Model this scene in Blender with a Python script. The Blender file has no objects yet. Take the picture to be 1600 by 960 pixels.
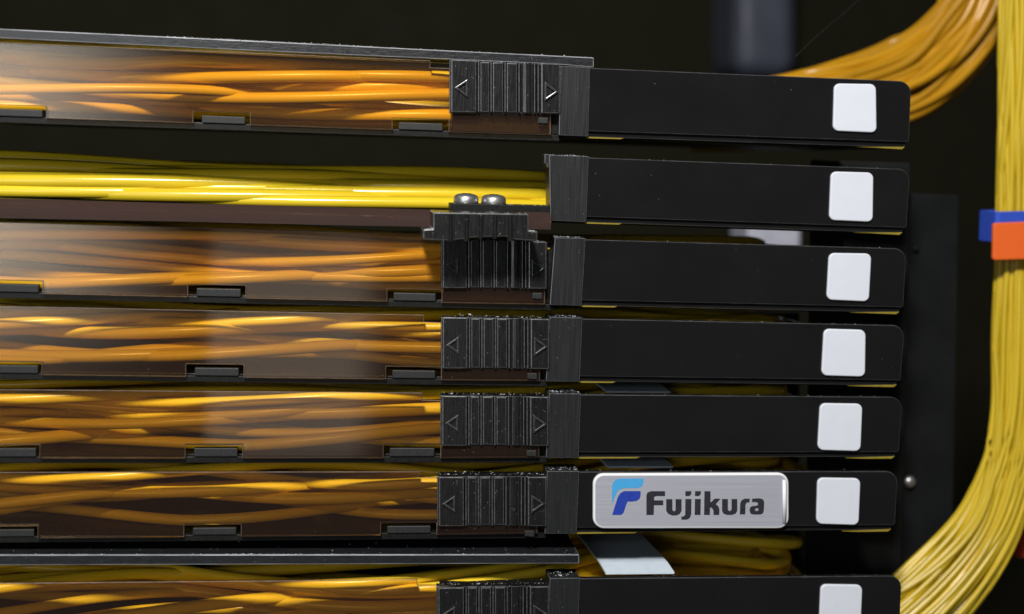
import bpy, bmesh, math, random
from mathutils import Vector, Matrix
from mathutils.geometry import tessellate_polygon

R = math.radians
random.seed(11)
sc = bpy.context.scene
C = sc.collection

# ------------------------------------------------------------------ camera
PX = 0.0002                       # one photograph pixel is 0.2 mm on the front plane of the trays
FPX = 1900.0                      # focal length in photograph pixels
DIST = FPX * PX
YAW, ROLL = R(7.2), R(2.0)
CX, CY = 800.0, 260.0             # the lens axis: level, at the height of the second tray
cam_d = bpy.data.cameras.new('camera')
cam = bpy.data.objects.new('camera', cam_d)
C.objects.link(cam)
sc.camera = cam
cam_d.sensor_fit = 'HORIZONTAL'
cam_d.sensor_width = 36.0
cam_d.lens = FPX / 1600.0 * 36.0
cam_d.shift_y = (CY - 480.0) / 1600.0
cam_d.clip_start, cam_d.clip_end = 0.01, 20.0
CAMPOS = Vector((-DIST * math.sin(YAW), -DIST * math.cos(YAW), 0.0))
CAMROT = (Matrix.Rotation(-YAW, 3, 'Z') @ Matrix.Rotation(R(90), 3, 'X') @ Matrix.Rotation(ROLL, 3, 'Z'))
cam.matrix_world = Matrix.Translation(CAMPOS) @ CAMROT.to_4x4()
cam_d.dof.use_dof = True
cam_d.dof.focus_distance = DIST * 1.0
cam_d.dof.aperture_fstop = 6.0


def P(u, v, Y=0.0):
    """the place in the scene, on the upright plane y = Y, of a point measured in the photograph"""
    d = CAMROT @ Vector(((u - CX) / FPX, -(v - CY) / FPX, -1.0))
    t = (Y - CAMPOS.y) / d.y
    return CAMPOS + d * t


# ------------------------------------------------------------------ world, lamps, exposure
w = bpy.data.worlds.new('World')
sc.world = w
w.use_nodes = True
w.node_tree.nodes['Background'].inputs[0].default_value = (0.80, 0.86, 1.0, 1)
w.node_tree.nodes['Background'].inputs[1].default_value = 0.022


def area(name, loc, target, sx, sy, watts, col):
    l = bpy.data.lights.new(name, 'AREA')
    l.shape, l.size, l.size_y, l.energy, l.color = 'RECTANGLE', sx, sy, watts, col
    o = bpy.data.objects.new(name, l)
    C.objects.link(o)
    o.location = loc
    o.rotation_euler = (Vector(target) - Vector(loc)).to_track_quat('-Z', 'Y').to_euler()
    return o


def soften_lamp(o, soft_x, soft_y, strength=1.0):
    """the lamp's diffuser is brightest in the middle: (start, full, full, end) across and down its face"""
    l = o.data
    l.use_nodes = True
    nt = l.node_tree
    em = nt.nodes['Emission']
    g = nt.nodes.new('ShaderNodeNewGeometry')
    sp = nt.nodes.new('ShaderNodeSeparateXYZ')
    nt.links.new(g.outputs['Parametric'], sp.inputs[0])
    outs = []
    for k, st in enumerate((soft_x, soft_y)):
        r = nt.nodes.new('ShaderNodeValToRGB')
        r.color_ramp.interpolation = 'EASE'
        while len(r.color_ramp.elements) < 4:
            r.color_ramp.elements.new(0.5)
        for e, p, c in zip(r.color_ramp.elements, st, (0, 1, 1, 0)):
            e.position, e.color = p, (c, c, c, 1)
        nt.links.new(sp.outputs[k], r.inputs[0])
        outs.append(r.outputs[0])
    m = nt.nodes.new('ShaderNodeMath')
    m.operation = 'MULTIPLY'
    nt.links.new(outs[0], m.inputs[0])
    nt.links.new(outs[1], m.inputs[1])
    nt.links.new(m.outputs[0], em.inputs['Strength'])


area('ceiling_lamp', (-0.16, -0.56, 0.43), (0.0, 0.0, -0.04), 0.08, 0.08, 7.8, (1.0, 0.98, 0.95))
soften_lamp(area('wide_reflection_lamp', (-0.39, -0.62, 0.01), (-0.39, 0.0, 0.01), 0.44, 0.42, 2.5, (0.92, 0.96, 1.0)), (0.0, 0.45, 0.55, 1.0), (0.0, 0.35, 0.65, 1.0))  # added out of view; its reflection greys the left of the smoked covers
soften_lamp(area('narrow_reflection_lamp', (-0.090, -0.62, -0.15), (-0.090, 0.0, -0.15), 0.145, 0.22, 0.085, (1.0, 0.93, 0.90)), (0.0, 0.02, 0.75, 1.0), (0.0, 0.2, 0.75, 1.0))  # second added lamp, unseen, for the sharp-edged pale reflection on the covers

sc.view_settings.view_transform = 'Standard'
sc.view_settings.look = 'None'
sc.view_settings.exposure = 0.0
sc.view_settings.gamma = 1.0
sc.render.engine = 'CYCLES'
sc.cycles.max_bounces = 10
sc.cycles.transparent_max_bounces = 16
sc.cycles.caustics_reflective = False
sc.cycles.caustics_refractive = False


# ------------------------------------------------------------------ materials
def new_mat(name):
    m = bpy.data.materials.new(name)
    m.use_nodes = True
    nt = m.node_tree
    return m, nt, nt.nodes['Principled BSDF']


def node(nt, kind, **kw):
    n = nt.nodes.new(kind)
    for k, v in kw.items():
        if k in n.inputs:
            n.inputs[k].default_value = v
        else:
            setattr(n, k, v)
    return n


def ramp(nt, fac, stops):
    r = nt.nodes.new('ShaderNodeValToRGB')
    cr = r.color_ramp
    while len(cr.elements) < len(stops):
        cr.elements.new(0.5)
    for e, (p, c) in zip(cr.elements, stops):
        e.position, e.color = p, c if len(c) == 4 else (*c, 1)
    nt.links.new(fac, r.inputs[0])
    return r.outputs[0]


def coords(nt, scale=(1, 1, 1)):
    tc = nt.nodes.new('ShaderNodeTexCoord')
    mp = nt.nodes.new('ShaderNodeMapping')
    mp.inputs['Scale'].default_value = scale
    nt.links.new(tc.outputs['Object'], mp.inputs[0])
    return mp.outputs[0]


def mixc(nt, fac, a, b):
    m = nt.nodes.new('ShaderNodeMix')
    m.data_type = 'RGBA'
    nt.links.new(fac, m.inputs[0])
    for s, val in ((m.inputs[6], a), (m.inputs[7], b)):
        if isinstance(val, tuple):
            s.default_value = (*val, 1)
        else:
            nt.links.new(val, s)
    return m.outputs[2]


def plastic(name, base, base2, rough, dust=0.0, grain=(900, 900, 900), bump=0.2, spec=0.5, dust_scale=1400, dust_size=0.10):
    """moulded plastic: mottled tone, grain in the gloss and the relief, pale specks of dust"""
    m, nt, b = new_mat(name)
    n1 = node(nt, 'ShaderNodeTexNoise', Scale=1.0, Detail=4.0)
    nt.links.new(coords(nt, grain), n1.inputs['Vector'])
    col = mixc(nt, n1.outputs[0], base, base2)
    if dust > 0:
        v = node(nt, 'ShaderNodeTexVoronoi', Scale=dust_scale)
        v.inputs['Randomness'].default_value = 1.0
        nt.links.new(coords(nt), v.inputs['Vector'])
        n2 = node(nt, 'ShaderNodeTexNoise', Scale=dust_scale * 0.45, Detail=2.0)
        nt.links.new(coords(nt), n2.inputs['Vector'])
        near = ramp(nt, v.outputs['Distance'], [(dust_size * 0.5, (1, 1, 1)), (dust_size, (0, 0, 0))])
        some = ramp(nt, n2.outputs[0], [(0.56, (0, 0, 0)), (0.62, (1, 1, 1))])
        mu = node(nt, 'ShaderNodeMath', operation='MULTIPLY')
        nt.links.new(near, mu.inputs[0])
        nt.links.new(some, mu.inputs[1])
        mu2 = node(nt, 'ShaderNodeMath', operation='MULTIPLY')
        nt.links.new(mu.outputs[0], mu2.inputs[0])
        mu2.inputs[1].default_value = dust
        col = mixc(nt, mu2.outputs[0], col, (0.55, 0.55, 0.55))
    nt.links.new(col, b.inputs['Base Color'])
    rr = ramp(nt, n1.outputs[0], [(0.3, (rough * 0.8,) * 3), (0.7, (min(1, rough * 1.25),) * 3)])
    nt.links.new(rr, b.inputs['Roughness'])
    b.inputs['Specular IOR Level'].default_value = spec
    if bump:
        bp = node(nt, 'ShaderNodeBump', Strength=bump, Distance=0.0002)
        nt.links.new(n1.outputs[0], bp.inputs['Height'])
        nt.links.new(bp.outputs[0], b.inputs['Normal'])
    return m


M = {}
M['body'] = plastic('black_tray_plastic', (0.005, 0.005, 0.0045), (0.009, 0.009, 0.008), 0.5, 0.25, spec=0.25)
M['latch'] = plastic('black_latch_plastic', (0.005, 0.0053, 0.0053), (0.015, 0.015, 0.015), 0.27, 0.85, (2600, 2600, 200), 0.18, 0.7, 1500, 0.16)
M['clip'] = plastic('brushed_black_plastic', (0.009, 0.0093, 0.010), (0.022, 0.023, 0.025), 0.38, 0.6, (3200, 3200, 60), 0.2, 0.55, 1300, 0.13)
M['flag'] = plastic('gloss_black_plastic', (0.0080, 0.0077, 0.0080), (0.0125, 0.0117, 0.0120), 0.18, 0.5, (45, 45, 60), 0.0, 0.5, 420, 0.055)
M['bar'] = plastic('grey_black_bar', (0.008, 0.009, 0.010), (0.020, 0.021, 0.024), 0.34, 0.7, (500, 500, 2500), 0.3, 0.5, 1400, 0.13)
M['tab'] = plastic('dull_grey_tab', (0.008, 0.009, 0.0085), (0.022, 0.024, 0.023), 0.55, 0.3, (3800, 3800, 500), 0.4)
M['burr'] = plastic('whitened_plastic_burr', (0.35, 0.36, 0.37), (0.75, 0.76, 0.78), 0.35, 0, (4000, 4000, 4000), 0)
M['white'] = plastic('white_label', (0.68, 0.715, 0.79), (0.72, 0.75, 0.81), 0.35, 0, (260, 260, 260), 0.05)
M['wall'] = plastic('dark_cabinet_paint', (0.016, 0.015, 0.008), (0.030, 0.028, 0.015), 0.8, 0, (25, 25, 25), 0, 0.1)
M['plate'] = plastic('dark_grey_steel', (0.007, 0.0078, 0.008), (0.011, 0.012, 0.0125), 0.5, 0.2, (60, 60, 60), 0.02, 0.15, 300, 0.05)
M['pale'] = plastic('pale_blue_grey_paint', (0.065, 0.072, 0.105), (0.09, 0.10, 0.14), 0.5, 0, (40, 40, 40), 0)
M['band'] = plastic('white_blue_band', (0.58, 0.68, 0.78), (0.68, 0.76, 0.84), 0.45, 0, (300, 300, 300), 0.05)
M['orange'] = plastic('orange_strap_fabric', (0.80, 0.115, 0.012), (0.88, 0.15, 0.016), 0.7, 0, (1500, 1500, 1500), 0.4)
M['red'] = plastic('red_strap_fabric', (0.70, 0.055, 0.012), (0.78, 0.07, 0.016), 0.7, 0, (1500, 1500, 1500), 0.4)
M['blue'] = plastic('blue_strap_fabric', (0.016, 0.06, 0.46), (0.025, 0.085, 0.55), 0.7, 0, (1500, 1500, 1500), 0.4)
M['ink'] = plastic('charcoal_ink', (0.028, 0.026, 0.035), (0.036, 0.034, 0.045), 0.3, 0, (500, 500, 500), 0)
M['sky_ink'] = plastic('light_blue_ink', (0.06, 0.34, 0.68), (0.08, 0.40, 0.74), 0.3, 0, (500, 500, 500), 0)
M['navy_ink'] = plastic('deep_blue_ink', (0.022, 0.050, 0.33), (0.028, 0.062, 0.40), 0.3, 0, (500, 500, 500), 0)
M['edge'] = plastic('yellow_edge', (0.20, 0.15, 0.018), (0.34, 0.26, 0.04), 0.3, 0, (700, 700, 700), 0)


def cable_mat(name, a, b_, rough=0.30):
    m, nt, b = new_mat(name)
    n = node(nt, 'ShaderNodeTexNoise', Scale=1.0, Detail=2.0)
    nt.links.new(coords(nt, (40, 40, 40)), n.inputs['Vector'])
    info = nt.nodes.new('ShaderNodeObjectInfo')          # no two jackets are quite the same yellow
    hsv = nt.nodes.new('ShaderNodeHueSaturation')
    mr = node(nt, 'ShaderNodeMapRange')
    mr.inputs['To Min'].default_value, mr.inputs['To Max'].default_value = 0.82, 1.12
    nt.links.new(info.outputs['Random'], mr.inputs['Value'])
    nt.links.new(mr.outputs[0], hsv.inputs['Value'])
    nt.links.new(mixc(nt, n.outputs[0], a, b_), hsv.inputs['Color'])
    nt.links.new(hsv.outputs[0], b.inputs['Base Color'])
    b.inputs['Roughness'].default_value = rough
    b.inputs['Subsurface Weight'].default_value = 0.0
    n2 = node(nt, 'ShaderNodeTexNoise', Scale=900.0, Detail=2.0)
    nt.links.new(coords(nt), n2.inputs['Vector'])
    bp = node(nt, 'ShaderNodeBump', Strength=0.12, Distance=0.0002)
    nt.links.new(n2.outputs[0], bp.inputs['Height'])
    nt.links.new(bp.outputs[0], b.inputs['Normal'])
    return m


M['cable'] = cable_mat('yellow_cable_jacket', (0.84, 0.55, 0.022), (0.92, 0.66, 0.04))
M['cable_gloss'] = cable_mat('golden_cable_jacket', (0.70, 0.49, 0.012), (0.82, 0.61, 0.028), 0.22)
M['cable_pale'] = cable_mat('lemon_cable_jacket', (0.56, 0.39, 0.018), (0.68, 0.49, 0.032))
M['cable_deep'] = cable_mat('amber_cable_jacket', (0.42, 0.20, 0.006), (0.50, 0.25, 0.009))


def smoked(name, tint, haze, amount):
    """smoked clear plastic: tinted see-through, a skin gloss and a trace of haze in the body"""
    m = bpy.data.materials.new(name)
    m.use_nodes = True
    nt = m.node_tree
    nt.nodes.clear()
    out = nt.nodes.new('ShaderNodeOutputMaterial')
    tr = node(nt, 'ShaderNodeBsdfTransparent')
    tr.inputs[0].default_value = (*tint, 1)
    di = node(nt, 'ShaderNodeBsdfDiffuse')
    di.inputs[0].default_value = (*haze, 1)
    gl = node(nt, 'ShaderNodeBsdfGlossy', Roughness=0.03)
    gl.inputs[0].default_value = (1, 1, 1, 1)
    m1 = nt.nodes.new('ShaderNodeMixShader')
    m1.inputs[0].default_value = amount
    v = node(nt, 'ShaderNodeTexVoronoi', Scale=260.0)
    nt.links.new(coords(nt), v.inputs['Vector'])
    dust = ramp(nt, v.outputs['Distance'], [(0.025, (0.55, 0.55, 0.55)), (0.05, (amount,) * 3)])
    nt.links.new(dust, m1.inputs[0])
    n = node(nt, 'ShaderNodeTexNoise', Scale=1.0, Detail=3.0)
    nt.links.new(coords(nt, (60, 60, 220)), n.inputs['Vector'])
    nt.links.new(ramp(nt, n.outputs[0], [(0.35, (0.015,) * 3), (0.75, (0.10,) * 3)]), gl.inputs['Roughness'])
    nt.links.new(tr.outputs[0], m1.inputs[1])
    nt.links.new(di.outputs[0], m1.inputs[2])
    fr = node(nt, 'ShaderNodeFresnel', IOR=1.5)
    m2 = nt.nodes.new('ShaderNodeMixShader')
    nt.links.new(fr.outputs[0], m2.inputs[0])
    nt.links.new(m1.outputs[0], m2.inputs[1])
    nt.links.new(gl.outputs[0], m2.inputs[2])
    nt.links.new(m2.outputs[0], out.inputs[0])
    return m


M['worn'] = plastic('rubbed_glint_edge', (0.008, 0.008, 0.008), (0.15, 0.155, 0.16), 0.28, 0, (700, 700, 900), 0.2, 0.9)
M['worn_fine'] = plastic('rubbed_gloss_glint', (0.008, 0.008, 0.009), (0.10, 0.10, 0.105), 0.25, 0, (160, 160, 160), 0.0, 0.8)
M['worn_bar'] = plastic('rubbed_bar_edge', (0.015, 0.016, 0.018), (0.50, 0.51, 0.54), 0.25, 0, (90, 90, 700), 0.2, 0.9)
M['silver_edge'] = plastic('polished_plate_edge', (0.80, 0.80, 0.84), (0.90, 0.90, 0.93), 0.18, 0, (300, 300, 300), 0, 0.9)
M['cut_edge'] = plastic('cut_smoked_edge', (0.07, 0.05, 0.04), (0.30, 0.23, 0.18), 0.3, 0, (300, 300, 300), 0)
M['smoked'] = smoked('smoked_brown_plastic', (0.998, 0.872, 0.64), (0.27, 0.165, 0.135), 0.045)
M['smoked_thick'] = smoked('thick_smoked_brown_plastic', (0.45, 0.30, 0.22), (0.085, 0.052, 0.045), 0.5)
M['pale_box'] = plastic('pale_grey_box', (0.40, 0.42, 0.52), (0.60, 0.60, 0.68), 0.5, 0, (120, 120, 120), 0)


def metal(name, col, rough, scale=(20, 20, 6000), lo=0.75, met=1.0):
    m, nt, b = new_mat(name)
    n = node(nt, 'ShaderNodeTexNoise', Scale=1.0, Detail=3.0)
    nt.links.new(coords(nt, scale), n.inputs['Vector'])
    nt.links.new(mixc(nt, n.outputs[0], tuple(c * lo for c in col), col), b.inputs['Base Color'])
    b.inputs['Metallic'].default_value = met
    b.inputs['Roughness'].default_value = rough
    bp = node(nt, 'ShaderNodeBump', Strength=0.25, Distance=0.0001)
    nt.links.new(n.outputs[0], bp.inputs['Height'])
    nt.links.new(bp.outputs[0], b.inputs['Normal'])
    return m


M['silver'] = metal('brushed_silver', (0.80, 0.82, 0.92), 0.33, met=0.45, lo=0.60)
M['chrome'] = metal('screw_steel', (0.80, 0.80, 0.80), 0.40, (900, 900, 900), met=0.9, lo=0.35)


# ------------------------------------------------------------------ mesh helpers
EDGE = {'latch': 'worn', 'clip': 'worn', 'flag': 'worn_fine', 'bar': 'worn_bar', 'smoked': 'cut_edge', 'silver': 'silver_edge'}


def obj(name, bm, mat, parent=None, bevel=0.0, smooth=False, seg=2):
    me = bpy.data.meshes.new(name)
    bmesh.ops.recalc_face_normals(bm, faces=bm.faces)
    bm.to_mesh(me)
    bm.free()
    me.materials.append(M[mat])
    if smooth:
        for p in me.polygons:
            p.use_smooth = True
    o = bpy.data.objects.new(name, me)
    C.objects.link(o)
    if parent is not None:
        o.parent = parent
        o.matrix_parent_inverse = parent.matrix_basis.inverted() if parent.parent is None else Matrix.Identity(4)
    if bevel:
        b = o.modifiers.new('bevel', 'BEVEL')
        b.width, b.segments, b.limit_method, b.angle_limit = bevel, seg, 'ANGLE', R(35)
        if mat in EDGE:                       # paler rounded edge: wear plus edge highlights painted into the colour
            me.materials.append(M[EDGE[mat]])
            b.material = 1
    return o


def tag(o, label, cat, group=None):
    o['label'], o['category'] = label, cat
    if group:
        o['group'] = group
    return o


def thing(name, loc, label, cat, group=None):
    o = bpy.data.objects.new(name, None)
    C.objects.link(o)
    o.location = loc
    o.empty_display_size = 0.01
    bpy.context.view_layer.update()
    return tag(o, label, cat, group)


def prism(pts, y0, y1, Y=None):
    """an outline measured in the photograph, standing on the plane y0 and carried straight back to y1"""
    bm = bmesh.new()
    w_ = [P(u, v, y0 if Y is None else Y) for u, v in pts]
    a = [bm.verts.new((p.x, y0, p.z)) for p in w_]
    b = [bm.verts.new((p.x, y1, p.z)) for p in w_]
    n = len(pts)
    bm.faces.new(a)
    bm.faces.new(list(reversed(b)))
    for i in range(n):
        bm.faces.new((a[i], b[i], b[(i + 1) % n], a[(i + 1) % n]))
    return bm


def box(u0, v0, u1, v1, y0, y1, slope=0.0):
    return prism([(u0, v0), (u1, v0 + slope * (u1 - u0)), (u1, v1 + slope * (u1 - u0)), (u0, v1)], y0, y1)


def rounded(corners, r, n=6):
    """an outline with rounded corners; r is one radius or one for each corner"""
    out = []
    m = len(corners)
    for i, c in enumerate(corners):
        rr = r[i] if isinstance(r, (list, tuple)) else r
        c = Vector(c)
        if rr <= 0:
            out.append(tuple(c))
            continue
        p, q = Vector(corners[i - 1]), Vector(corners[(i + 1) % m])
        a, b = c + (p - c).normalized() * rr, c + (q - c).normalized() * rr
        for k in range(n + 1):
            t = k / n
            # close to a quarter circle
            w1 = 0.7071
            den = (1 - t) ** 2 + 2 * t * (1 - t) * w1 + t * t
            out.append(tuple((a * (1 - t) ** 2 + c * 2 * t * (1 - t) * w1 + b * t * t) / den))
    return out


def tube(bm, path, r, sides=8, cap=True):
    """a round cable along a path, with a radius that may change"""
    n = len(path)
    rings = []
    up = Vector((0, 0, 1))
    for i, p in enumerate(path):
        t = (path[min(i + 1, n - 1)] - path[max(i - 1, 0)]).normalized()
        a = t.cross(up)
        if a.length < 0.2:
            a = t.cross(Vector((0, 1, 0)))
        a.normalize()
        b = t.cross(a).normalized()
        rr = r[i] if isinstance(r, list) else r
        rings.append([bm.verts.new(p + (a * math.cos(k * 2 * math.pi / sides) + b * math.sin(k * 2 * math.pi / sides)) * rr) for k in range(sides)])
    for i in range(n - 1):
        A, B = rings[i], rings[i + 1]
        for k in range(sides):
            bm.faces.new((A[k], A[(k + 1) % sides], B[(k + 1) % sides], B[k]))
    if cap:
        bm.faces.new(rings[0])
        bm.faces.new(list(reversed(rings[-1])))


def spline(pts, n):
    """a smooth curve through the given points"""
    pts = [Vector(p) for p in pts]
    out = []
    m = len(pts) - 1
    for i in range(n):
        s = i / (n - 1) * m
        k = min(int(s), m - 1)
        t = s - k
        p0, p1, p2, p3 = pts[max(k - 1, 0)], pts[k], pts[k + 1], pts[min(k + 2, m)]
        out.append(0.5 * ((2 * p1) + (p2 - p0) * t + (2 * p0 - 5 * p1 + 4 * p2 - p3) * t * t + (3 * p1 - p0 - 3 * p2 + p3) * t ** 3))
    return out


def flat(loops, y):
    """flat print: an outline with holes on the plane y"""
    bm = bmesh.new()
    ws = [[Vector((P(u, v, y).x, P(u, v, y).z, 0)) for u, v in l] for l in loops]
    tris = tessellate_polygon(ws)
    vs = [bm.verts.new((p.x, y, p.y)) for l in ws for p in l]
    for t in tris:
        try:
            bm.faces.new([vs[i] for i in t])
        except ValueError:
            pass
    return bm


def line(a, b):
    return lambda u: a[1] + (b[1] - a[1]) * (u - a[0]) / (b[0] - a[0])


def burrs(name, parent, spots, n, size, mat='burr'):
    """torn flakes of plastic and dust along an edge: spots is a list of (u, v, y0, y1) edge spans (u0, v0, u1, v1, y0, y1)"""
    bm = bmesh.new()
    for _ in range(n):
        u0, v0, u1, v1, y0, y1 = random.choice(spots)
        t = random.random()
        y = random.uniform(y0, y1)
        p = P(u0 + (u1 - u0) * t, v0 + (v1 - v0) * t, min(y0, y1))
        p.y = y
        s = size * random.uniform(0.35, 1.0) * (1.8 if random.random() < 0.08 else 1)
        el = random.uniform(0.5, 2.2)
        vs = [bm.verts.new(p + Vector((random.uniform(-1, 1) * s * el, random.uniform(-1, 1) * s, random.uniform(-0.3, 1) * s))) for _ in range(4)]
        for f in ((0, 1, 2), (0, 1, 3), (0, 2, 3), (1, 2, 3)):
            bm.faces.new([vs[i] for i in f])
    o = obj(name, bm, mat, parent)
    o['kind'] = 'stuff'
    return o


# ------------------------------------------------------------------ the setting
def structure(o):
    o['kind'] = 'structure'
    return o


structure(obj('back_wall', prism([(-700, -700), (2400, -700), (2400, 1800), (-700, 1800)], 0.80, 0.805), 'wall'))
structure(obj('side_panel', prism([(1270, 250), (1424, 255), (1404, 1100), (1260, 1100)], 0.050, 0.053), 'plate', bevel=0.0008))

# ------------------------------------------------------------------ the trays
# rows of the upper and lower edge of each tray along its whole length, and what was measured on it
TR = [
    dict(top=((0, 67), (1405, 126)), bot=((0, 183), (1413, 231)), notch=(73, (302, 391), (613, 701)), nd=19, step=(672, 11), sl=(702, 875, 94, 101, 177),
         clip=(875, 921, 872, 918), right=(1423, 1417), lab=((1301, 131), (1366, 132), (1367, 208), (1299, 205))),
    dict(top=((0, 212), (1400, 263)), bot=((0, 316), (1413, 365)), clip=(857, 919, 859, 915), right=(1421, 1413), lab=((1296, 268), (1362, 270), (1361, 347), (1293, 344))),
    dict(top=((0, 347), (1395, 387)), bot=((0, 458), (1405, 489)), notch=(67, (294, 384), (605, 690)), nd=20, step=(664, 11), sl=(689, 854, 371, 377, 450),
         clip=(866, 914, 858, 908), right=(1415, 1408), lab=((1293, 395), (1359, 396), (1355, 471), (1289, 468))),
    dict(top=((0, 478), (1395, 507)), bot=((0, 585), (1398, 603)), notch=(66, (291, 381), (603, 689)), nd=20, step=(662, 11), sl=(689, 858, 494, 497, 575),
         clip=(858, 909, 852, 905), right=(1412, 1404), lab=((1285, 513), (1350, 515), (1349, 588), (1281, 586))),
    dict(top=((0, 608), (1390, 619)), bot=((0, 716), (1390, 715)), notch=(63, (290, 379), (599, 688)), nd=21, step=(659, 11), sl=(688, 857, 616, 618, 695),
         clip=(857, 907, 852, 903), right=(1409, 1401), lab=((1279, 629), (1345, 630), (1342, 704), (1275, 702))),
    dict(top=((0, 737), (1385, 735)), bot=((0, 841), (1385, 829)), notch=(60, (288, 377), (595, 682)), nd=19, step=(655, 9), sl=(683, 854, 742, 742, 820),
         clip=(854, 904, 850, 900), right=(1402, 1395), lab=((1275, 745), (1342, 746), (1339, 819), (1273, 817))),
    dict(top=((0, 910), (1390, 898)), bot=((0, 1018), (1390, 995)), notch=(60, (288, 377), (595, 682)), nd=19, step=(652, 9), sl=(682, 858, 914, 912, 992),
         clip=(858, 905, 855, 902), right=(1408, 1402), lab=((1280, 911), (1345, 912), (1342, 985), (1277, 983))),
]
ORD = ['topmost', 'second', 'third', 'fourth', 'fifth', 'sixth', 'bottom']
LABEL = [
    'topmost black cable tray, smoked cover shut under the long worn bar',
    'second black tray from the top, its cover folded open over yellow cable and two screws',
    'third black tray from the top, its latch in the shadow of the open latch above',
    'fourth black tray from the top, smoked cover shut, blank glossy flag',
    'fifth black tray from the top, directly above the tray with the silver name plate',
    'sixth black tray from the top, with the silver and blue name plate on its flag',
    'bottom black tray, cut off by the lower edge of the picture',
]
SLOPE = [0.042, 0.037, 0.026, 0.018, 0.004, -0.004, -0.012]


def ridge(u, wd, vt, vb, y0, y1, n=5):
    """an upright rounded rib: half round in plan"""
    bm = bmesh.new()
    cols = []
    for k in range(n + 1):
        a = math.pi * k / n
        uu = u - math.cos(a) * wd / 2
        yy = y1 + (y0 - y1) * math.sin(a) ** 0.7
        A, B = P(uu, vt(uu), 0), P(uu, vb(uu), 0)
        cols.append((bm.verts.new((A.x, yy, A.z)), bm.verts.new((B.x, yy, B.z))))
    for k in range(n):
        bm.faces.new((cols[k][0], cols[k + 1][0], cols[k + 1][1], cols[k][1]))
    bm.faces.new((cols[0][0], cols[0][1], cols[-1][1], cols[-1][0]))
    bm.faces.new([c[0] for c in cols])
    bm.faces.new([c[1] for c in reversed(cols)])
    return bm


def triangle_frame(pts, wd, y0, y1):
    """a raised triangular outline"""
    c = Vector((sum(p[0] for p in pts) / 3, sum(p[1] for p in pts) / 3))
    inner = [tuple(c + (Vector(p) - c) * wd) for p in pts]
    bm = bmesh.new()
    ring = []
    for src in (pts, inner):
        w_ = [P(u, v, 0) for u, v in src]
        ring.append(([bm.verts.new((p.x, y0, p.z)) for p in w_], [bm.verts.new((p.x, y1, p.z)) for p in w_]))
    (of, ob), (inf, inb) = ring
    for i in range(3):
        j = (i + 1) % 3
        bm.faces.new((of[i], of[j], inf[j], inf[i]))
        bm.faces.new((of[i], of[j], ob[j], ob[i]))
        bm.faces.new((inf[i], inf[j], inb[j], inb[i]))
        bm.faces.new((ob[i], ob[j], inb[j], inb[i]))
    return bm


def build_latch(i, t, par):
    u0, u1, vt0, vt1, vb0 = t['sl']
    vt = line((u0, vt0), (u1, vt1))
    vb = line((u0, vb0), (u1, vb0 + (u1 - u0) * SLOPE[i] * 0.3))
    s = (u1 - u0) / 172.0
    X = lambda d: u0 + d * s
    la = obj('sliding_latch', prism([(u0, vt(u0) + 1), (u1, vt(u1) + 1), (u1, vb(u1)), (u0, vb(u0))], -0.0012, 0.0022, 0), 'latch', par, 0.0002)
    def pad(a, b):
        return prism([(X(a), vt(X(a))), (X(b), vt(X(b))), (X(b), vb(X(b)) - 1), (X(a), vb(X(a)) - 1)], -0.0026, -0.0011, 0)
    obj('end_pad', pad(2, 41), 'latch', la, 0.00035)
    obj('end_pad', pad(141, 170), 'latch', la, 0.00035)
    vb2 = lambda u: vb(u) - 2
    for d, wd, yy in ((44.5, 5, .0027), (64, 5, .0025), (85.5, 5, .0026), (107, 5, .0027), (120, 17, .0024), (131, 4, .0025), (136.5, 5, .0027)):
        obj('rib', ridge(X(d), wd * s, vt, vb2, -yy, -0.0011), 'latch', la, 0.0001)
    for a, b in ((47.5, 61), (67, 82.5), (88.5, 104)):
        bm = prism([(X(a), vt(X(a)) + 2), (X(b), vt(X(b)) + 2), (X(b), vb2(X(b))), (X(a), vb2(X(a)))], -0.0018, -0.0011, 0)
        obj('grip_panel', bm, 'latch', la, 0.00025)
    h = vb0 - vt0
    m = 0.53
    k = SLOPE[i]
    def pt(d, f):
        return (X(d), vt(X(d)) + h * f)
    obj('arrow_mark', triangle_frame([pt(7, m), pt(27, m - .17), pt(27, m + .17)], 0.62, -0.0034, -0.0025), 'latch', la, 0.00016)
    obj('arrow_mark', triangle_frame([pt(167, m), pt(146, m + .18), pt(146, m - .18)], 0.62, -0.0034, -0.0025), 'latch', la, 0.00016)
    # torn, whitened plastic and dust along the top
    burrs('edge_burrs', la, [(X(3), vt(X(3)), X(168), vt(X(168)), -0.0024, 0.002), (X(3), vt(X(3)), X(168), vt(X(168)), -0.0026, -0.0020)], 85, 0.00023)
    return la


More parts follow.
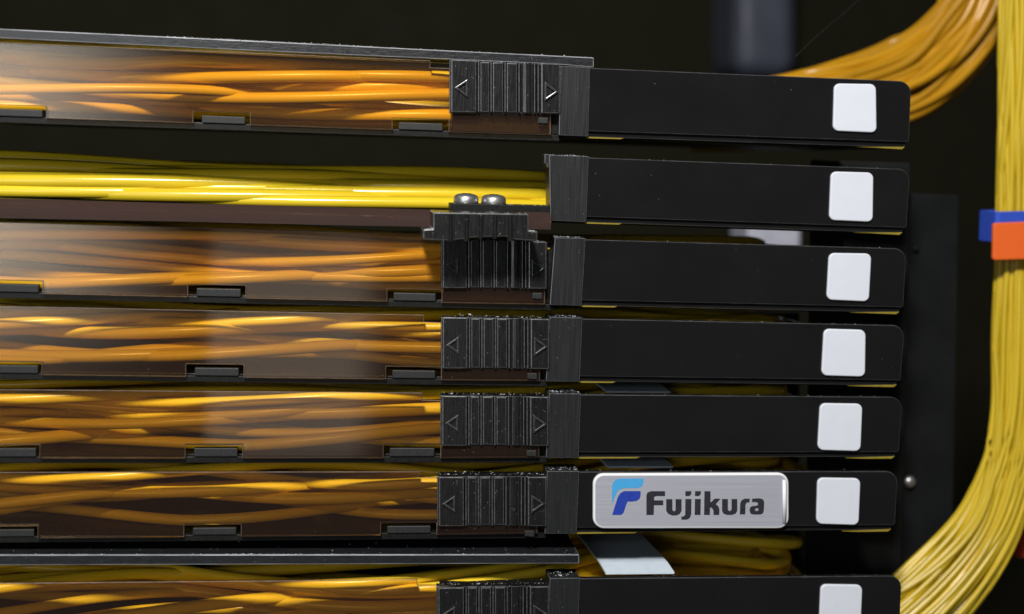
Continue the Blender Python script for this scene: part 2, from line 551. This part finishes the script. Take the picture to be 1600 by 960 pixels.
def build_tray(i, t):
    top, bot = line(*t['top']), line(*t['bot'])
    base = P(700, bot(700), 0)
    base.y = 0.03
    tr = thing('cable_tray', base, LABEL[i], 'cable tray', 'stacked cable trays')
    # floor and back of the tray
    bm = prism([(-90, bot(-90) - 3), (1392, bot(1392) - 3), (1392, bot(1392) + 3), (-90, bot(-90) + 3)], 0.0030, 0.085, 0)
    obj('tray_floor', bm, 'body', tr, 0.0003)
    bm = prism([(-90, top(-90) + 32), (1392, top(1392) + 32), (1392, bot(1392) - 3.5), (-90, bot(-90) - 3.5)], 0.083, 0.0848, 0)
    obj('tray_back', bm, 'body', tr)
    # front sill below the window
    if i != 1:
        bm = prism([(-90, bot(-90) - 1), (t['clip'][0], bot(860) - 1), (t['clip'][0], bot(860) + 9), (-90, bot(-90) + 9)], 0.0008, 0.0028, 0)
    else:
        bm = prism([(-90, bot(-90) - 1), (t['clip'][0], bot(860) - 1), (t['clip'][0], bot(860) + 6), (-90, bot(-90) + 6)], 0.0008, 0.0028, 0)
    obj('front_sill', bm, 'body', tr, 0.0002)
    # upright clip between window and flag
    a, b, a2, b2 = t['clip']
    ct, cb = top(a) - (1 if i else 0), bot(a) - 1
    pts = [(a, ct), (b, ct + SLOPE[i] * (b - a)), (b2, cb + SLOPE[i] * (b - a)), (a2, cb)]
    cl = obj('end_clip', prism(pts, -0.0013, 0.0075, 0), 'clip', tr, 0.0002)
    burrs('edge_burrs', cl, [(a + 2, ct, b - 2, ct + SLOPE[i] * (b - a), -0.001, 0.004)], 60, 0.00026)
    # the flag
    f0 = b2 - 3
    r1, r2 = t['right']
    bt, bb = lambda u: top(u) + 1, lambda u: bot(u) - 9
    face = rounded([(f0, bt(f0)), (r1, bt(r1)), (r2 + 2, bb(r2)), (f0, bb(f0))], [0, 19, 3, 0], 7)
    fl = obj('flag', prism(face, -0.0006, 0.0014, 0), 'flag', tr, 0.00022)
    lip = [(f0, bb(f0) - 1), (r2 + 2, bb(r2) - 1), (r2 - 4, bot(r2)), (f0, bot(f0))]
    obj('flag_lip', prism(lip, 0.0006, 0.0100, 0), 'flag', fl, 0.00025)
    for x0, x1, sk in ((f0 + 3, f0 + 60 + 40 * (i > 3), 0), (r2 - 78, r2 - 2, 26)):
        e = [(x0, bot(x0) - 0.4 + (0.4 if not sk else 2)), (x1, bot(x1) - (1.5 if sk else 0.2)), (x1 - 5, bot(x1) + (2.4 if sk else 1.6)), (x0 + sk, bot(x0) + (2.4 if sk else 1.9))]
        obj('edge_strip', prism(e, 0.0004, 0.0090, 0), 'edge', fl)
    lab = obj('label', prism(rounded(t['lab'], 9, 5), -0.0016, -0.0004, 0), 'white', tr, 0.00045, seg=3)
    burrs('edge_burrs', fl, [(f0, bt(f0), r1 - 20, bt(r1 - 20), -0.0006, 0.001)], 34, 0.00017)
    # the smoked cover
    if i == 1:
        # folded forward and down on its hinge
        bm = bmesh.new()
        hinge = [P(-90, 308, 0.0), P(863, 332, 0.0)]
        outer = [P(-90, 333, -0.005), P(861, 354, -0.005)]
        hinge[0].y = hinge[1].y = 0.0
        th = Vector((0, 0.0003, 0.0011))
        q = [hinge[0], hinge[1], outer[1], outer[0]]
        lo = [bm.verts.new(p - th) for p in q]
        hi = [bm.verts.new(p) for p in q]
        bm.faces.new(hi)
        bm.faces.new(list(reversed(lo)))
        for k in range(4):
            bm.faces.new((hi[k], hi[(k + 1) % 4], lo[(k + 1) % 4], lo[k]))
        obj('open_cover', bm, 'smoked_thick', tr, 0.0002)
        obj('mounting_strip', prism([(704, 318), (858, 322), (860, 334), (704, 330)], 0.0, 0.009), 'body', tr, 0.0002)
        # the latch, tipped over with the cover so that it lies end-on
        Yl = -0.0190
        k = 0.017
        out = [(677, 332), (826, 334.5), (826, 361), (840, 363), (839, 377), (822, 376), (800, 374), (790, 370), (740, 371), (706, 376), (676, 375), (661, 374), (661, 359), (677, 358)]
        la = obj('open_latch', prism(out, Yl, -0.0015), 'latch', tr, 0.0003)
        for u, wd in ((704, 8), (729, 8), (751, 8), (773, 8), (797, 9)):
            bm = bmesh.new()
            cols = []
            for q in range(6):
                a_ = math.pi * q / 5
                uu = u - math.cos(a_) * wd / 2
                yy = Yl + 0.0003 - 0.0011 * math.sin(a_)
                A, B = P(uu, 334 + k * (uu - 677), Yl), P(uu, 377 - 4 * (740 < u < 790), Yl)
                cols.append((bm.verts.new((A.x, yy, A.z)), bm.verts.new((B.x, yy, B.z))))
            for q in range(5):
                bm.faces.new((cols[q][0], cols[q + 1][0], cols[q + 1][1], cols[q][1]))
            bm.faces.new((cols[0][0], cols[0][1], cols[-1][1], cols[-1][0]))
            bm.faces.new([c[0] for c in cols])
            bm.faces.new([c[1] for c in reversed(cols)])
            obj('rib', bm, 'latch', la)
        burrs('edge_burrs', la, [(678, 332, 824, 334, Yl, Yl + 0.003), (662, 359, 676, 358, Yl, Yl + .001), (827, 361, 839, 363, Yl, Yl + .001)], 110, 0.00025)
        burrs('edge_burrs', tr, [(705, 318, 856, 322, 0.0, 0.003)], 50, 0.00020)
        # top corner of the clip
        obj('clip_hook', prism([(851, 241), (858, 241), (858, 262), (855, 262), (854, 256), (851, 255)], -0.0013, 0.004), 'clip', tr, 0.0002)
        return tr
    na, (b0, b1), (c0, c1) = t['notch']
    nd = t['nd']
    sx, sd = t['step']
    ue = a - 15                                   # the cover runs on behind the latch
    bo = lambda u: bot(u)
    no = lambda u: bot(u) - nd
    outl = [(-90, top(-90)), (sx, top(sx)), (sx, top(sx) + sd), (t['sl'][0] + 3, top(sx) + sd + 1), (ue, top(ue) + sd + 4), (ue, bo(ue) - 1),
            (c1, bo(c1)), (c1, no(c1)), (c0, no(c0)), (c0, bo(c0)), (b1, bo(b1)), (b1, no(b1)), (b0, no(b0)), (b0, bo(b0)), (na, bo(na)), (na, no(na)), (-90, no(-90))]
    obj('smoked_cover', prism(outl, -0.0009, 0.0006, 0), 'smoked', tr, 0.00014, seg=1)
    for x0, x1 in ((-60, na - 7), (b0 + 13, b1 - 8), (c0 + 10, c1 - 9)):
        obj('tab', prism([(x0, bot(x0) - nd + 6), (x1, bot(x1) - nd + 6), (x1, bot(x1) - 1.5), (x0, bot(x0) - 1.5)], 0.0002, 0.0022, 0), 'tab', tr, 0.00025)
    build_latch(i, t, tr)
    # solid carrier behind the latch and the small clear stop at its foot
    s0, s1 = t['sl'][0], t['clip'][0]
    obj('latch_carrier', prism([(s0 + 6, t['sl'][2] + 3), (s1, t['sl'][3] + 3), (s1, bot(s1) - 2), (s0 + 6, bot(s0) - 2)], 0.0024, 0.0060, 0), 'body', tr, 0.0002)
    vb = t['sl'][4]
    obj('stop_pin', prism([(s1 - 35, vb + 7), (s1 - 20, vb + 7.4), (s1 - 20, vb + 17), (s1 - 35, vb + 16)], -0.0016, -0.0010, 0), 'tab', tr, 0.0002)
    return tr


trays = [build_tray(i, t) for i, t in enumerate(TR)]

# ------------------------------------------------------------------ name plate on the sixth tray
tr6 = trays[5]
npl = obj('name_plate', prism(rounded([(925, 738), (1230, 737), (1230, 824), (925, 824)], [17, 17, 17, 17], 7), -0.0018, -0.0004, 0), 'silver', tr6, 0.0007, seg=4)
npl['label'] = 'brushed silver plate with blue emblem and dark lettering'
obj('curled_edge', ridge(1222.5, 6, lambda u: 748.0, lambda u: 815.0, -0.0023, -0.0017), 'silver_edge', npl, smooth=True)
Z1 = lambda pts: [(920 + x * 0.11461, 725 + y * 0.11461) for x, y in pts]
Z2 = lambda pts: [(1060 + x * 0.11458, 725 + y * 0.11458) for x, y in pts]
YI = -0.00186
obj('emblem', flat([Z1([(315, 545), (316, 300), (333, 250), (370, 215), (425, 200), (750, 200), (745, 262), (730, 300), (700, 322), (650, 330), (470, 332), (420, 352), (385, 390), (355, 450), (330, 520)])], YI), 'sky_ink', npl)
obj('emblem', flat([Z1([(318, 697), (395, 455), (430, 400), (480, 372), (708, 372), (705, 440), (690, 480), (650, 507), (590, 515), (530, 515), (515, 545), (480, 650), (465, 680), (435, 697)])], YI), 'navy_ink', npl)
LET = [
    [Z1([(785, 697), (785, 430), (800, 392), (845, 373), (1040, 373), (1040, 440), (915, 440), (890, 455), (890, 498), (1015, 498), (1015, 565), (890, 565), (885, 697)])],
    [Z1([(1055, 482), (1055, 640), (1085, 685), (1140, 705), (1190, 705), (1240, 685), (1265, 640), (1265, 482), (1183, 482), (1183, 632), (1162, 648), (1140, 632), (1140, 482)])],
    [Z2([(95, 373), (180, 373), (172, 420), (150, 440), (95, 440)])],
    [Z2([(95, 480), (178, 480), (175, 690), (155, 740), (115, 762), (40, 762), (40, 720), (75, 715), (92, 695)])],
    [Z2([(228, 373), (310, 373), (302, 420), (278, 440), (225, 440)])],
    [Z2([(225, 480), (305, 480), (302, 697), (222, 697)])],
    [Z2([(355, 373), (438, 373), (438, 520), (452, 520), (492, 475), (575, 475), (510, 550), (545, 580), (560, 625), (557, 697), (478, 697), (478, 640), (460, 605), (432, 592), (430, 697), (350, 697)])],
    [Z2([(595, 480), (675, 480), (675, 625), (700, 648), (725, 625), (725, 480), (803, 480), (803, 640), (780, 680), (730, 697), (665, 697), (615, 680), (595, 640)])],
    [Z2([(838, 690), (842, 540), (860, 500), (900, 475), (973, 475), (970, 525), (930, 530), (915, 560), (912, 690)])],
    [Z2([(1005, 475), (1110, 470), (1155, 485), (1170, 520), (1165, 640), (1150, 680), (1110, 692), (1020, 692), (985, 680), (970, 640), (975, 600), (1000, 578), (1060, 572), (1085, 560), (1082, 532), (1060, 522), (1003, 522)]),
     Z2([(1040, 625), (1062, 605), (1092, 610), (1088, 640), (1055, 643)])],
]
for l in LET:
    obj('letter', flat(l, YI), 'ink', npl)

# ------------------------------------------------------------------ screws on the open tray
for k, (u, v, lab) in enumerate(((728, 319.5, 'left one of two domed steel screws on the open tray'), (771, 321, 'right one of two domed steel screws on the open tray'))):
    c = P(u, v, 0.004)
    r = 20 * PX
    s = thing('dome_screw', c, lab, 'screw', 'screws on the open tray')
    bm = bmesh.new()
    prof = [(0.86, 0.0), (0.98, 0.08), (1.0, 0.30), (0.98, 0.52), (0.90, 0.68), (0.74, 0.79), (0.50, 0.85), (0.30, 0.86)]
    rings = [[bm.verts.new(c + Vector((math.cos(a) * r * q, math.sin(a) * r * q, h * r * 0.98))) for a in [m_ * 2 * math.pi / 24 for m_ in range(24)]] for q, h in prof]
    for A, B in zip(rings, rings[1:]):
        for m_ in range(24):
            bm.faces.new((A[m_], A[(m_ + 1) % 24], B[(m_ + 1) % 24], B[m_]))
    bm.faces.new(rings[-1])
    bm.faces.new(list(reversed(rings[0])))
    obj('screw_head', bm, 'chrome', s, smooth=True)
    bm = bmesh.new()
    for a in (0.3, 0.3 + math.pi / 2):
        mtx = Matrix.Translation(c + Vector((0, 0, r * 0.845))) @ Matrix.Rotation(a, 4, 'Z') @ Matrix.Diagonal((r * 0.75, r * 0.14, r * 0.06, 1))
        bmesh.ops.create_cube(bm, size=1, matrix=mtx)
    obj('cross_recess', bm, 'body', s)

# ------------------------------------------------------------------ long bars above and below the six trays
def bar(pts_face, top_pts, label, y0, y1):
    o = obj('shelf_bar', prism(pts_face, y0, y1), 'bar', None, 0.0003)
    tag(o, label, 'bar', 'long bars')
    burrs('edge_burrs', o, top_pts, 420, 0.00020)
    return o


bar([(-90, 41), (0, 45), (400, 64), (700, 79), (928, 90), (928, 106), (870, 101), (672, 92), (400, 80), (0, 60), (-90, 56)],
    [(150, 52, 928, 90, -0.0009, -0.0001), (260, 57, 620, 75, -0.0009, -0.0005), (300, 59, 560, 72, -0.0009, -0.0005)],
    'long worn grey bar running along the top of the topmost tray', -0.0008, 0.0150)
bar([(-90, 867), (905, 866.5), (905, 881), (-90, 884)],
    [(-60, 867, 905, 866.5, -0.0014, 0.012), (-60, 867, 905, 866.5, -0.0014, -0.001), (120, 867, 560, 866.8, -0.0014, -0.001)],
    'long grey bar between the sixth tray and the bottom tray', -0.0014, 0.0250)


# ------------------------------------------------------------------ cables coiled in the trays
def coil(i, t, n, label, mat, h0=0.1, h1=0.95, rr=0.00180, yspread=0.005, ymin=0.0032):
    top, bot = line(*t['top']), line(*t['bot'])
    base = P(500, bot(500) - 3, 0)
    base.y = 0.03
    co = thing('fibre_coil', base, label, 'cable coil', 'cable coils in the trays')
    rnd = random.Random(100 + i)
    for k in range(n):
        h = h0 + (h1 - h0) * (k + rnd.random()) / n
        r = rr * rnd.uniform(0.85, 1.15)
        yb = ymin + yspread * rnd.random() ** 0.8 + (0.020 if (i != 1 and k % 3 == 2) else 0)
        if i == 1:
            yb = ymin + 0.022 * (h - h0) / (h1 - h0) + 0.011 * rnd.random()
        xr = rnd.uniform(1205, 1275)
        yback = rnd.uniform(0.052, 0.074)
        p1, p2, p3 = rnd.random() * 6.28, rnd.random() * 6.28, rnd.random() * 6.28
        w1, w2 = rnd.uniform(0.0016, 0.0035), rnd.uniform(0.0052, 0.0080)
        ah, ay = rnd.uniform(0.05, 0.14), rnd.uniform(0.008, 0.018)
        if i == 1:
            ah, ay, w1 = 0.05, 0.006, w1 * 0.5
        tilt = 0.0
        def rise(u):
            return h + ah * math.cos(u * w2 + p2) + 0.05 * math.sin(u * w1 + p1)
        ctr = []
        def W(u, hh, y):
            hh = min(0.90, max(0.09, hh))
            v = bot(u) - 3 + (top(u) - bot(u) + 5) * hh
            p = P(u, v, 0)
            return Vector((p.x, y, p.z))
        N = 64
        for q in range(N + 1):
            u = -110 + (xr + 110) * q / N
            ctr.append(W(u, rise(u), yb + ay * (1 + math.sin(u * w2 + p2)) * (0.7 if i != 1 else 0.5) + 0.012 * max(0.0, min(1.0, (u - 860) / 150.0))))
        yf = ctr[-1].y
        hh = rise(xr)
        for q in range(1, 13):
            a = math.pi * q / 12
            ctr.append(W(xr + math.sin(a) * rnd.uniform(52, 56), hh + (0.5 - hh) * q / 24, yf + (yback - yf) * (1 - math.cos(a)) / 2))
        for q in range(1, 9):
            ctr.append(W(xr - (xr + 110) * q / 8, hh * 0.5 + 0.25 + 0.08 * math.sin(q + p2), yback))
        bm = bmesh.new()
        tube(bm, ctr, r, 8)
        obj('cable', bm, mat, co, smooth=True)
    return co


NC = [11, 12, 12, 12, 12, 12, 12]
for i, t in enumerate(TR):
    if i == 1:
        coil(i, t, 13, 'bare yellow cables lying open in the second tray', 'cable_gloss', 0.07, 0.62, 0.0022, 0.024, 0.0075)
    else:
        coil(i, t, NC[i], ['cables behind the smoked cover of the topmost tray', '', 'cables behind the smoked cover of the third tray', 'cables behind the smoked cover of the fourth tray',
                           'cables behind the smoked cover of the fifth tray', 'cables behind the smoked cover of the tray with the name plate', 'cables behind the smoked cover of the bottom tray'][i], 'cable')

# white bands laid over the coils, seen in the gaps between the flags
for i, (u0, u1, v) in {4: (955, 1058, 617), 5: (957, 1062, 737), 6: (950, 1058, 903)}.items():
    top = line(*TR[i]['top'])
    bm = bmesh.new()
    pts = []
    for y, du, dv in ((0.0035, 0, -1), (0.010, -3, -7), (0.030, -10, -9), (0.050, -14, -6)) if i == 6 else ((0.008, 0, 3), (0.014, -2, 1), (0.030, -8, 1), (0.050, -12, 3)):
        A, B = P(u0 + du, top(u0) + dv, 0), P(u1 + du, top(u1) + dv, 0)
        pts.append((Vector((A.x, y, A.z)), Vector((B.x, y, B.z))))
    th = Vector((0, 0, 0.0006))
    up = [(bm.verts.new(a), bm.verts.new(b)) for a, b in pts]
    dn = [(bm.verts.new(a - th), bm.verts.new(b - th)) for a, b in pts]
    for k in range(3):
        bm.faces.new((up[k][0], up[k][1], up[k + 1][1], up[k + 1][0]))
        bm.faces.new((dn[k][0], dn[k + 1][0], dn[k + 1][1], dn[k][1]))
        bm.faces.new((up[k][0], up[k + 1][0], dn[k + 1][0], dn[k][0]))
        bm.faces.new((up[k][1], dn[k][1], dn[k + 1][1], up[k + 1][1]))
    bm.faces.new((up[0][0], dn[0][0], dn[0][1], up[0][1]))
    bm.faces.new((up[3][0], up[3][1], dn[3][1], dn[3][0]))
    o = obj('flat_band', bm, 'band')
    tag(o, {4: 'pale band in the gap above the fifth flag', 5: 'pale band in the gap above the name plate', 6: 'wide white band in the gap below the name plate'}[i], 'band', 'bands over the coils')


# ------------------------------------------------------------------ bundles at the right
def bundle(name, pts, n, label, mat, Y0, rad, r, pinch=None, seed=1, squash=0.6, N=60):
    """pts: (u, v, half width in px); the cables keep their place in the cross-section and wander a little"""
    rnd = random.Random(seed)
    mid = pts[len(pts) // 2]
    th = thing(name, P(mid[0], mid[1], Y0), label, 'cable bundle')
    ctr = spline([P(u, v, Y0) for u, v, h in pts], N)
    hw = [p.x for p in spline([Vector((h * PX, 0, 0)) for u, v, h in pts], N)]
    for k in range(n):
        f = ((k + 0.5) / n) * 2 - 1
        lay = rnd.uniform(-1, 1)
        p1, p2 = rnd.random() * 6.28, rnd.random() * 6.28
        w1, w2 = rnd.uniform(3, 8), rnd.uniform(3, 7)
        path = []
        for q in range(N):
            s = q / (N - 1)
            t = (ctr[min(q + 1, N - 1)] - ctr[max(q - 1, 0)]).normalized()
            side = Vector((t.z, 0, -t.x))
            ff = f + (0.16 * math.sin(w1 * s + p1) + 0.05 * math.sin(2.7 * w1 * s + p2))
            ff = max(-1, min(1, ff))
            d = -math.sqrt(max(0, 1 - ff * ff)) * hw[q] * squash * (0.55 + 0.45 * lay) + 0.0010 * math.sin(w2 * s * 2 + p2)
            path.append(ctr[q] + side * (ff * hw[q]) + Vector((0, d, 0)))
        bm = bmesh.new()
        tube(bm, path, r * rnd.uniform(0.9, 1.1), 8)
        obj('cable', bm, mat, th, smooth=True)
    return th


bundle('cable_bundle', [(1602, -80, 46), (1602, 60, 46), (1600, 200, 47), (1597, 320, 44), (1594, 400, 42), (1592, 520, 48), (1588, 640, 47), (1572, 740, 50), (1537, 830, 58), (1470, 915, 70), (1390, 985, 75), (1290, 1040, 75)],
       74, 'thick yellow cable bundle hanging at the right and sweeping under the trays', 'cable_pale', 0.045, 45, 0.00105, seed=4)
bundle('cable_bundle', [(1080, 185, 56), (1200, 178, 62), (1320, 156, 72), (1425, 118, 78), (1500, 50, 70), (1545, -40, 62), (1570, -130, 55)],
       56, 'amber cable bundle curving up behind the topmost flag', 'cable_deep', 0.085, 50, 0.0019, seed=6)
bundle('cable_bundle', [(1700, 560, 40), (1668, 720, 42), (1646, 850, 42), (1640, 920, 42), (1640, 1040, 42)],
       22, 'yellow cable bundle in the lower right corner under the red strap', 'cable_pale', 0.080, 42, 0.0013, seed=9)


def wrap(name, u0, u1, v0, v1, Y, depth, mat, parent=None, tilt=0.0, r=0.0016):
    """a flat strap wound round a bundle: a closed band with rounded turns"""
    A, B = P(u0, (v0 + v1) / 2, Y), P(u1, (v0 + v1) / 2, Y)
    zt, zb = P(u0, v0, Y).z, P(u0, v1, Y).z
    x0, x1 = A.x, B.x
    prof = [(a[0], a[1]) for a in rounded([(x0, Y), (x1, Y), (x1, Y + depth), (x0, Y + depth)], r, 4)]
    cx, cy = (x0 + x1) / 2, Y + depth / 2
    th = 0.0009
    bm = bmesh.new()
    rows = []
    for (x, y) in prof:
        ix = x + th * (1 if x < cx else -1)
        iy = y + th * (1 if y < cy else -1)
        dz = tilt * (x - x0)
        rows.append([bm.verts.new((x, y, zt + dz)), bm.verts.new((x, y, zb + dz)), bm.verts.new((ix, iy, zb + dz)), bm.verts.new((ix, iy, zt + dz))])
    n = len(rows)
    for k in range(n):
        a, b = rows[k], rows[(k + 1) % n]
        for m_ in range(4):
            bm.faces.new((a[m_], b[m_], b[(m_ + 1) % 4], a[(m_ + 1) % 4]))
    return obj(name, bm, mat, parent, 0.0002)


st = thing('cable_strap', P(1595, 378, 0.03), 'orange and blue strap round the yellow bundle', 'strap')
obj('strap_band', prism(rounded([(1553, 349), (1652, 345), (1652, 404), (1552, 407)], 4, 4), 0.0335, 0.0352), 'orange', st, 0.0004)
wrap('strap_lining', 1556, 1646, 331, 379, 0.0354, 0.013, 'blue', st, 0.05)
st = thing('cable_strap', P(1640, 845, 0.07), 'red strap at the right edge of the picture', 'strap')
wrap('strap_band', 1592, 1690, 806, 872, 0.068, 0.026, 'red', st, 0.03)

# ------------------------------------------------------------------ rivets on the side panel, pale post far behind, loose fibre
def rivet(u, v, r, Y, label, mat):
    c = P(u, v, Y)
    bm = bmesh.new()
    rings = []
    for q, h in ((1.0, 0.0), (0.97, 0.25), (0.8, 0.5), (0.5, 0.68), (0.2, 0.74)):
        rings.append([bm.verts.new(c + Vector((math.cos(a) * r * q, -h * r, math.sin(a) * r * q))) for a in [m_ * 2 * math.pi / 20 for m_ in range(20)]])
    for A, B in zip(rings, rings[1:]):
        for m_ in range(20):
            bm.faces.new((A[m_], A[(m_ + 1) % 20], B[(m_ + 1) % 20], B[m_]))
    bm.faces.new(rings[-1])
    bm.faces.new(list(reversed(rings[0])))
    tag(obj('rivet', bm, mat, smooth=True), label, 'rivet', 'rivets of the panel')


structure(obj('rear_panel', prism([(1385, 300), (1500, 305), (1485, 1100), (1365, 1100)], 0.062, 0.064), 'plate', bevel=0.0008))
rivet(1421, 753, 12 * PX, 0.061, 'bright steel rivet beside the flag with the name plate', 'chrome')
rivet(1431, 389, 6 * PX, 0.061, 'small dull rivet beside the third flag', 'plate')

o = obj('pale_post', prism([(1150, -160), (1248, -160), (1248, 118), (1150, 118)], 0.62, 0.70), 'pale', bevel=0.015, seg=6)
tag(o, 'blurred blue grey post far behind the topmost tray', 'post')
o = obj('pale_box', prism([(1168, 345), (1252, 347), (1252, 400), (1168, 398)], 0.22, 0.25), 'pale_box', bevel=0.002)
tag(o, 'blurred pale box far behind, seen in the gap above the third flag', 'box')
bm = bmesh.new()
tube(bm, spline([P(1243, 88, 0.03), P(1275, 58, 0.034), P(1312, 26, 0.04), P(1360, -16, 0.046), P(1420, -70, 0.05)], 24), 0.00010, 6)
tag(obj('loose_fibre', bm, 'tab', smooth=True), 'single thin loose fibre rising above the topmost flag', 'fibre')
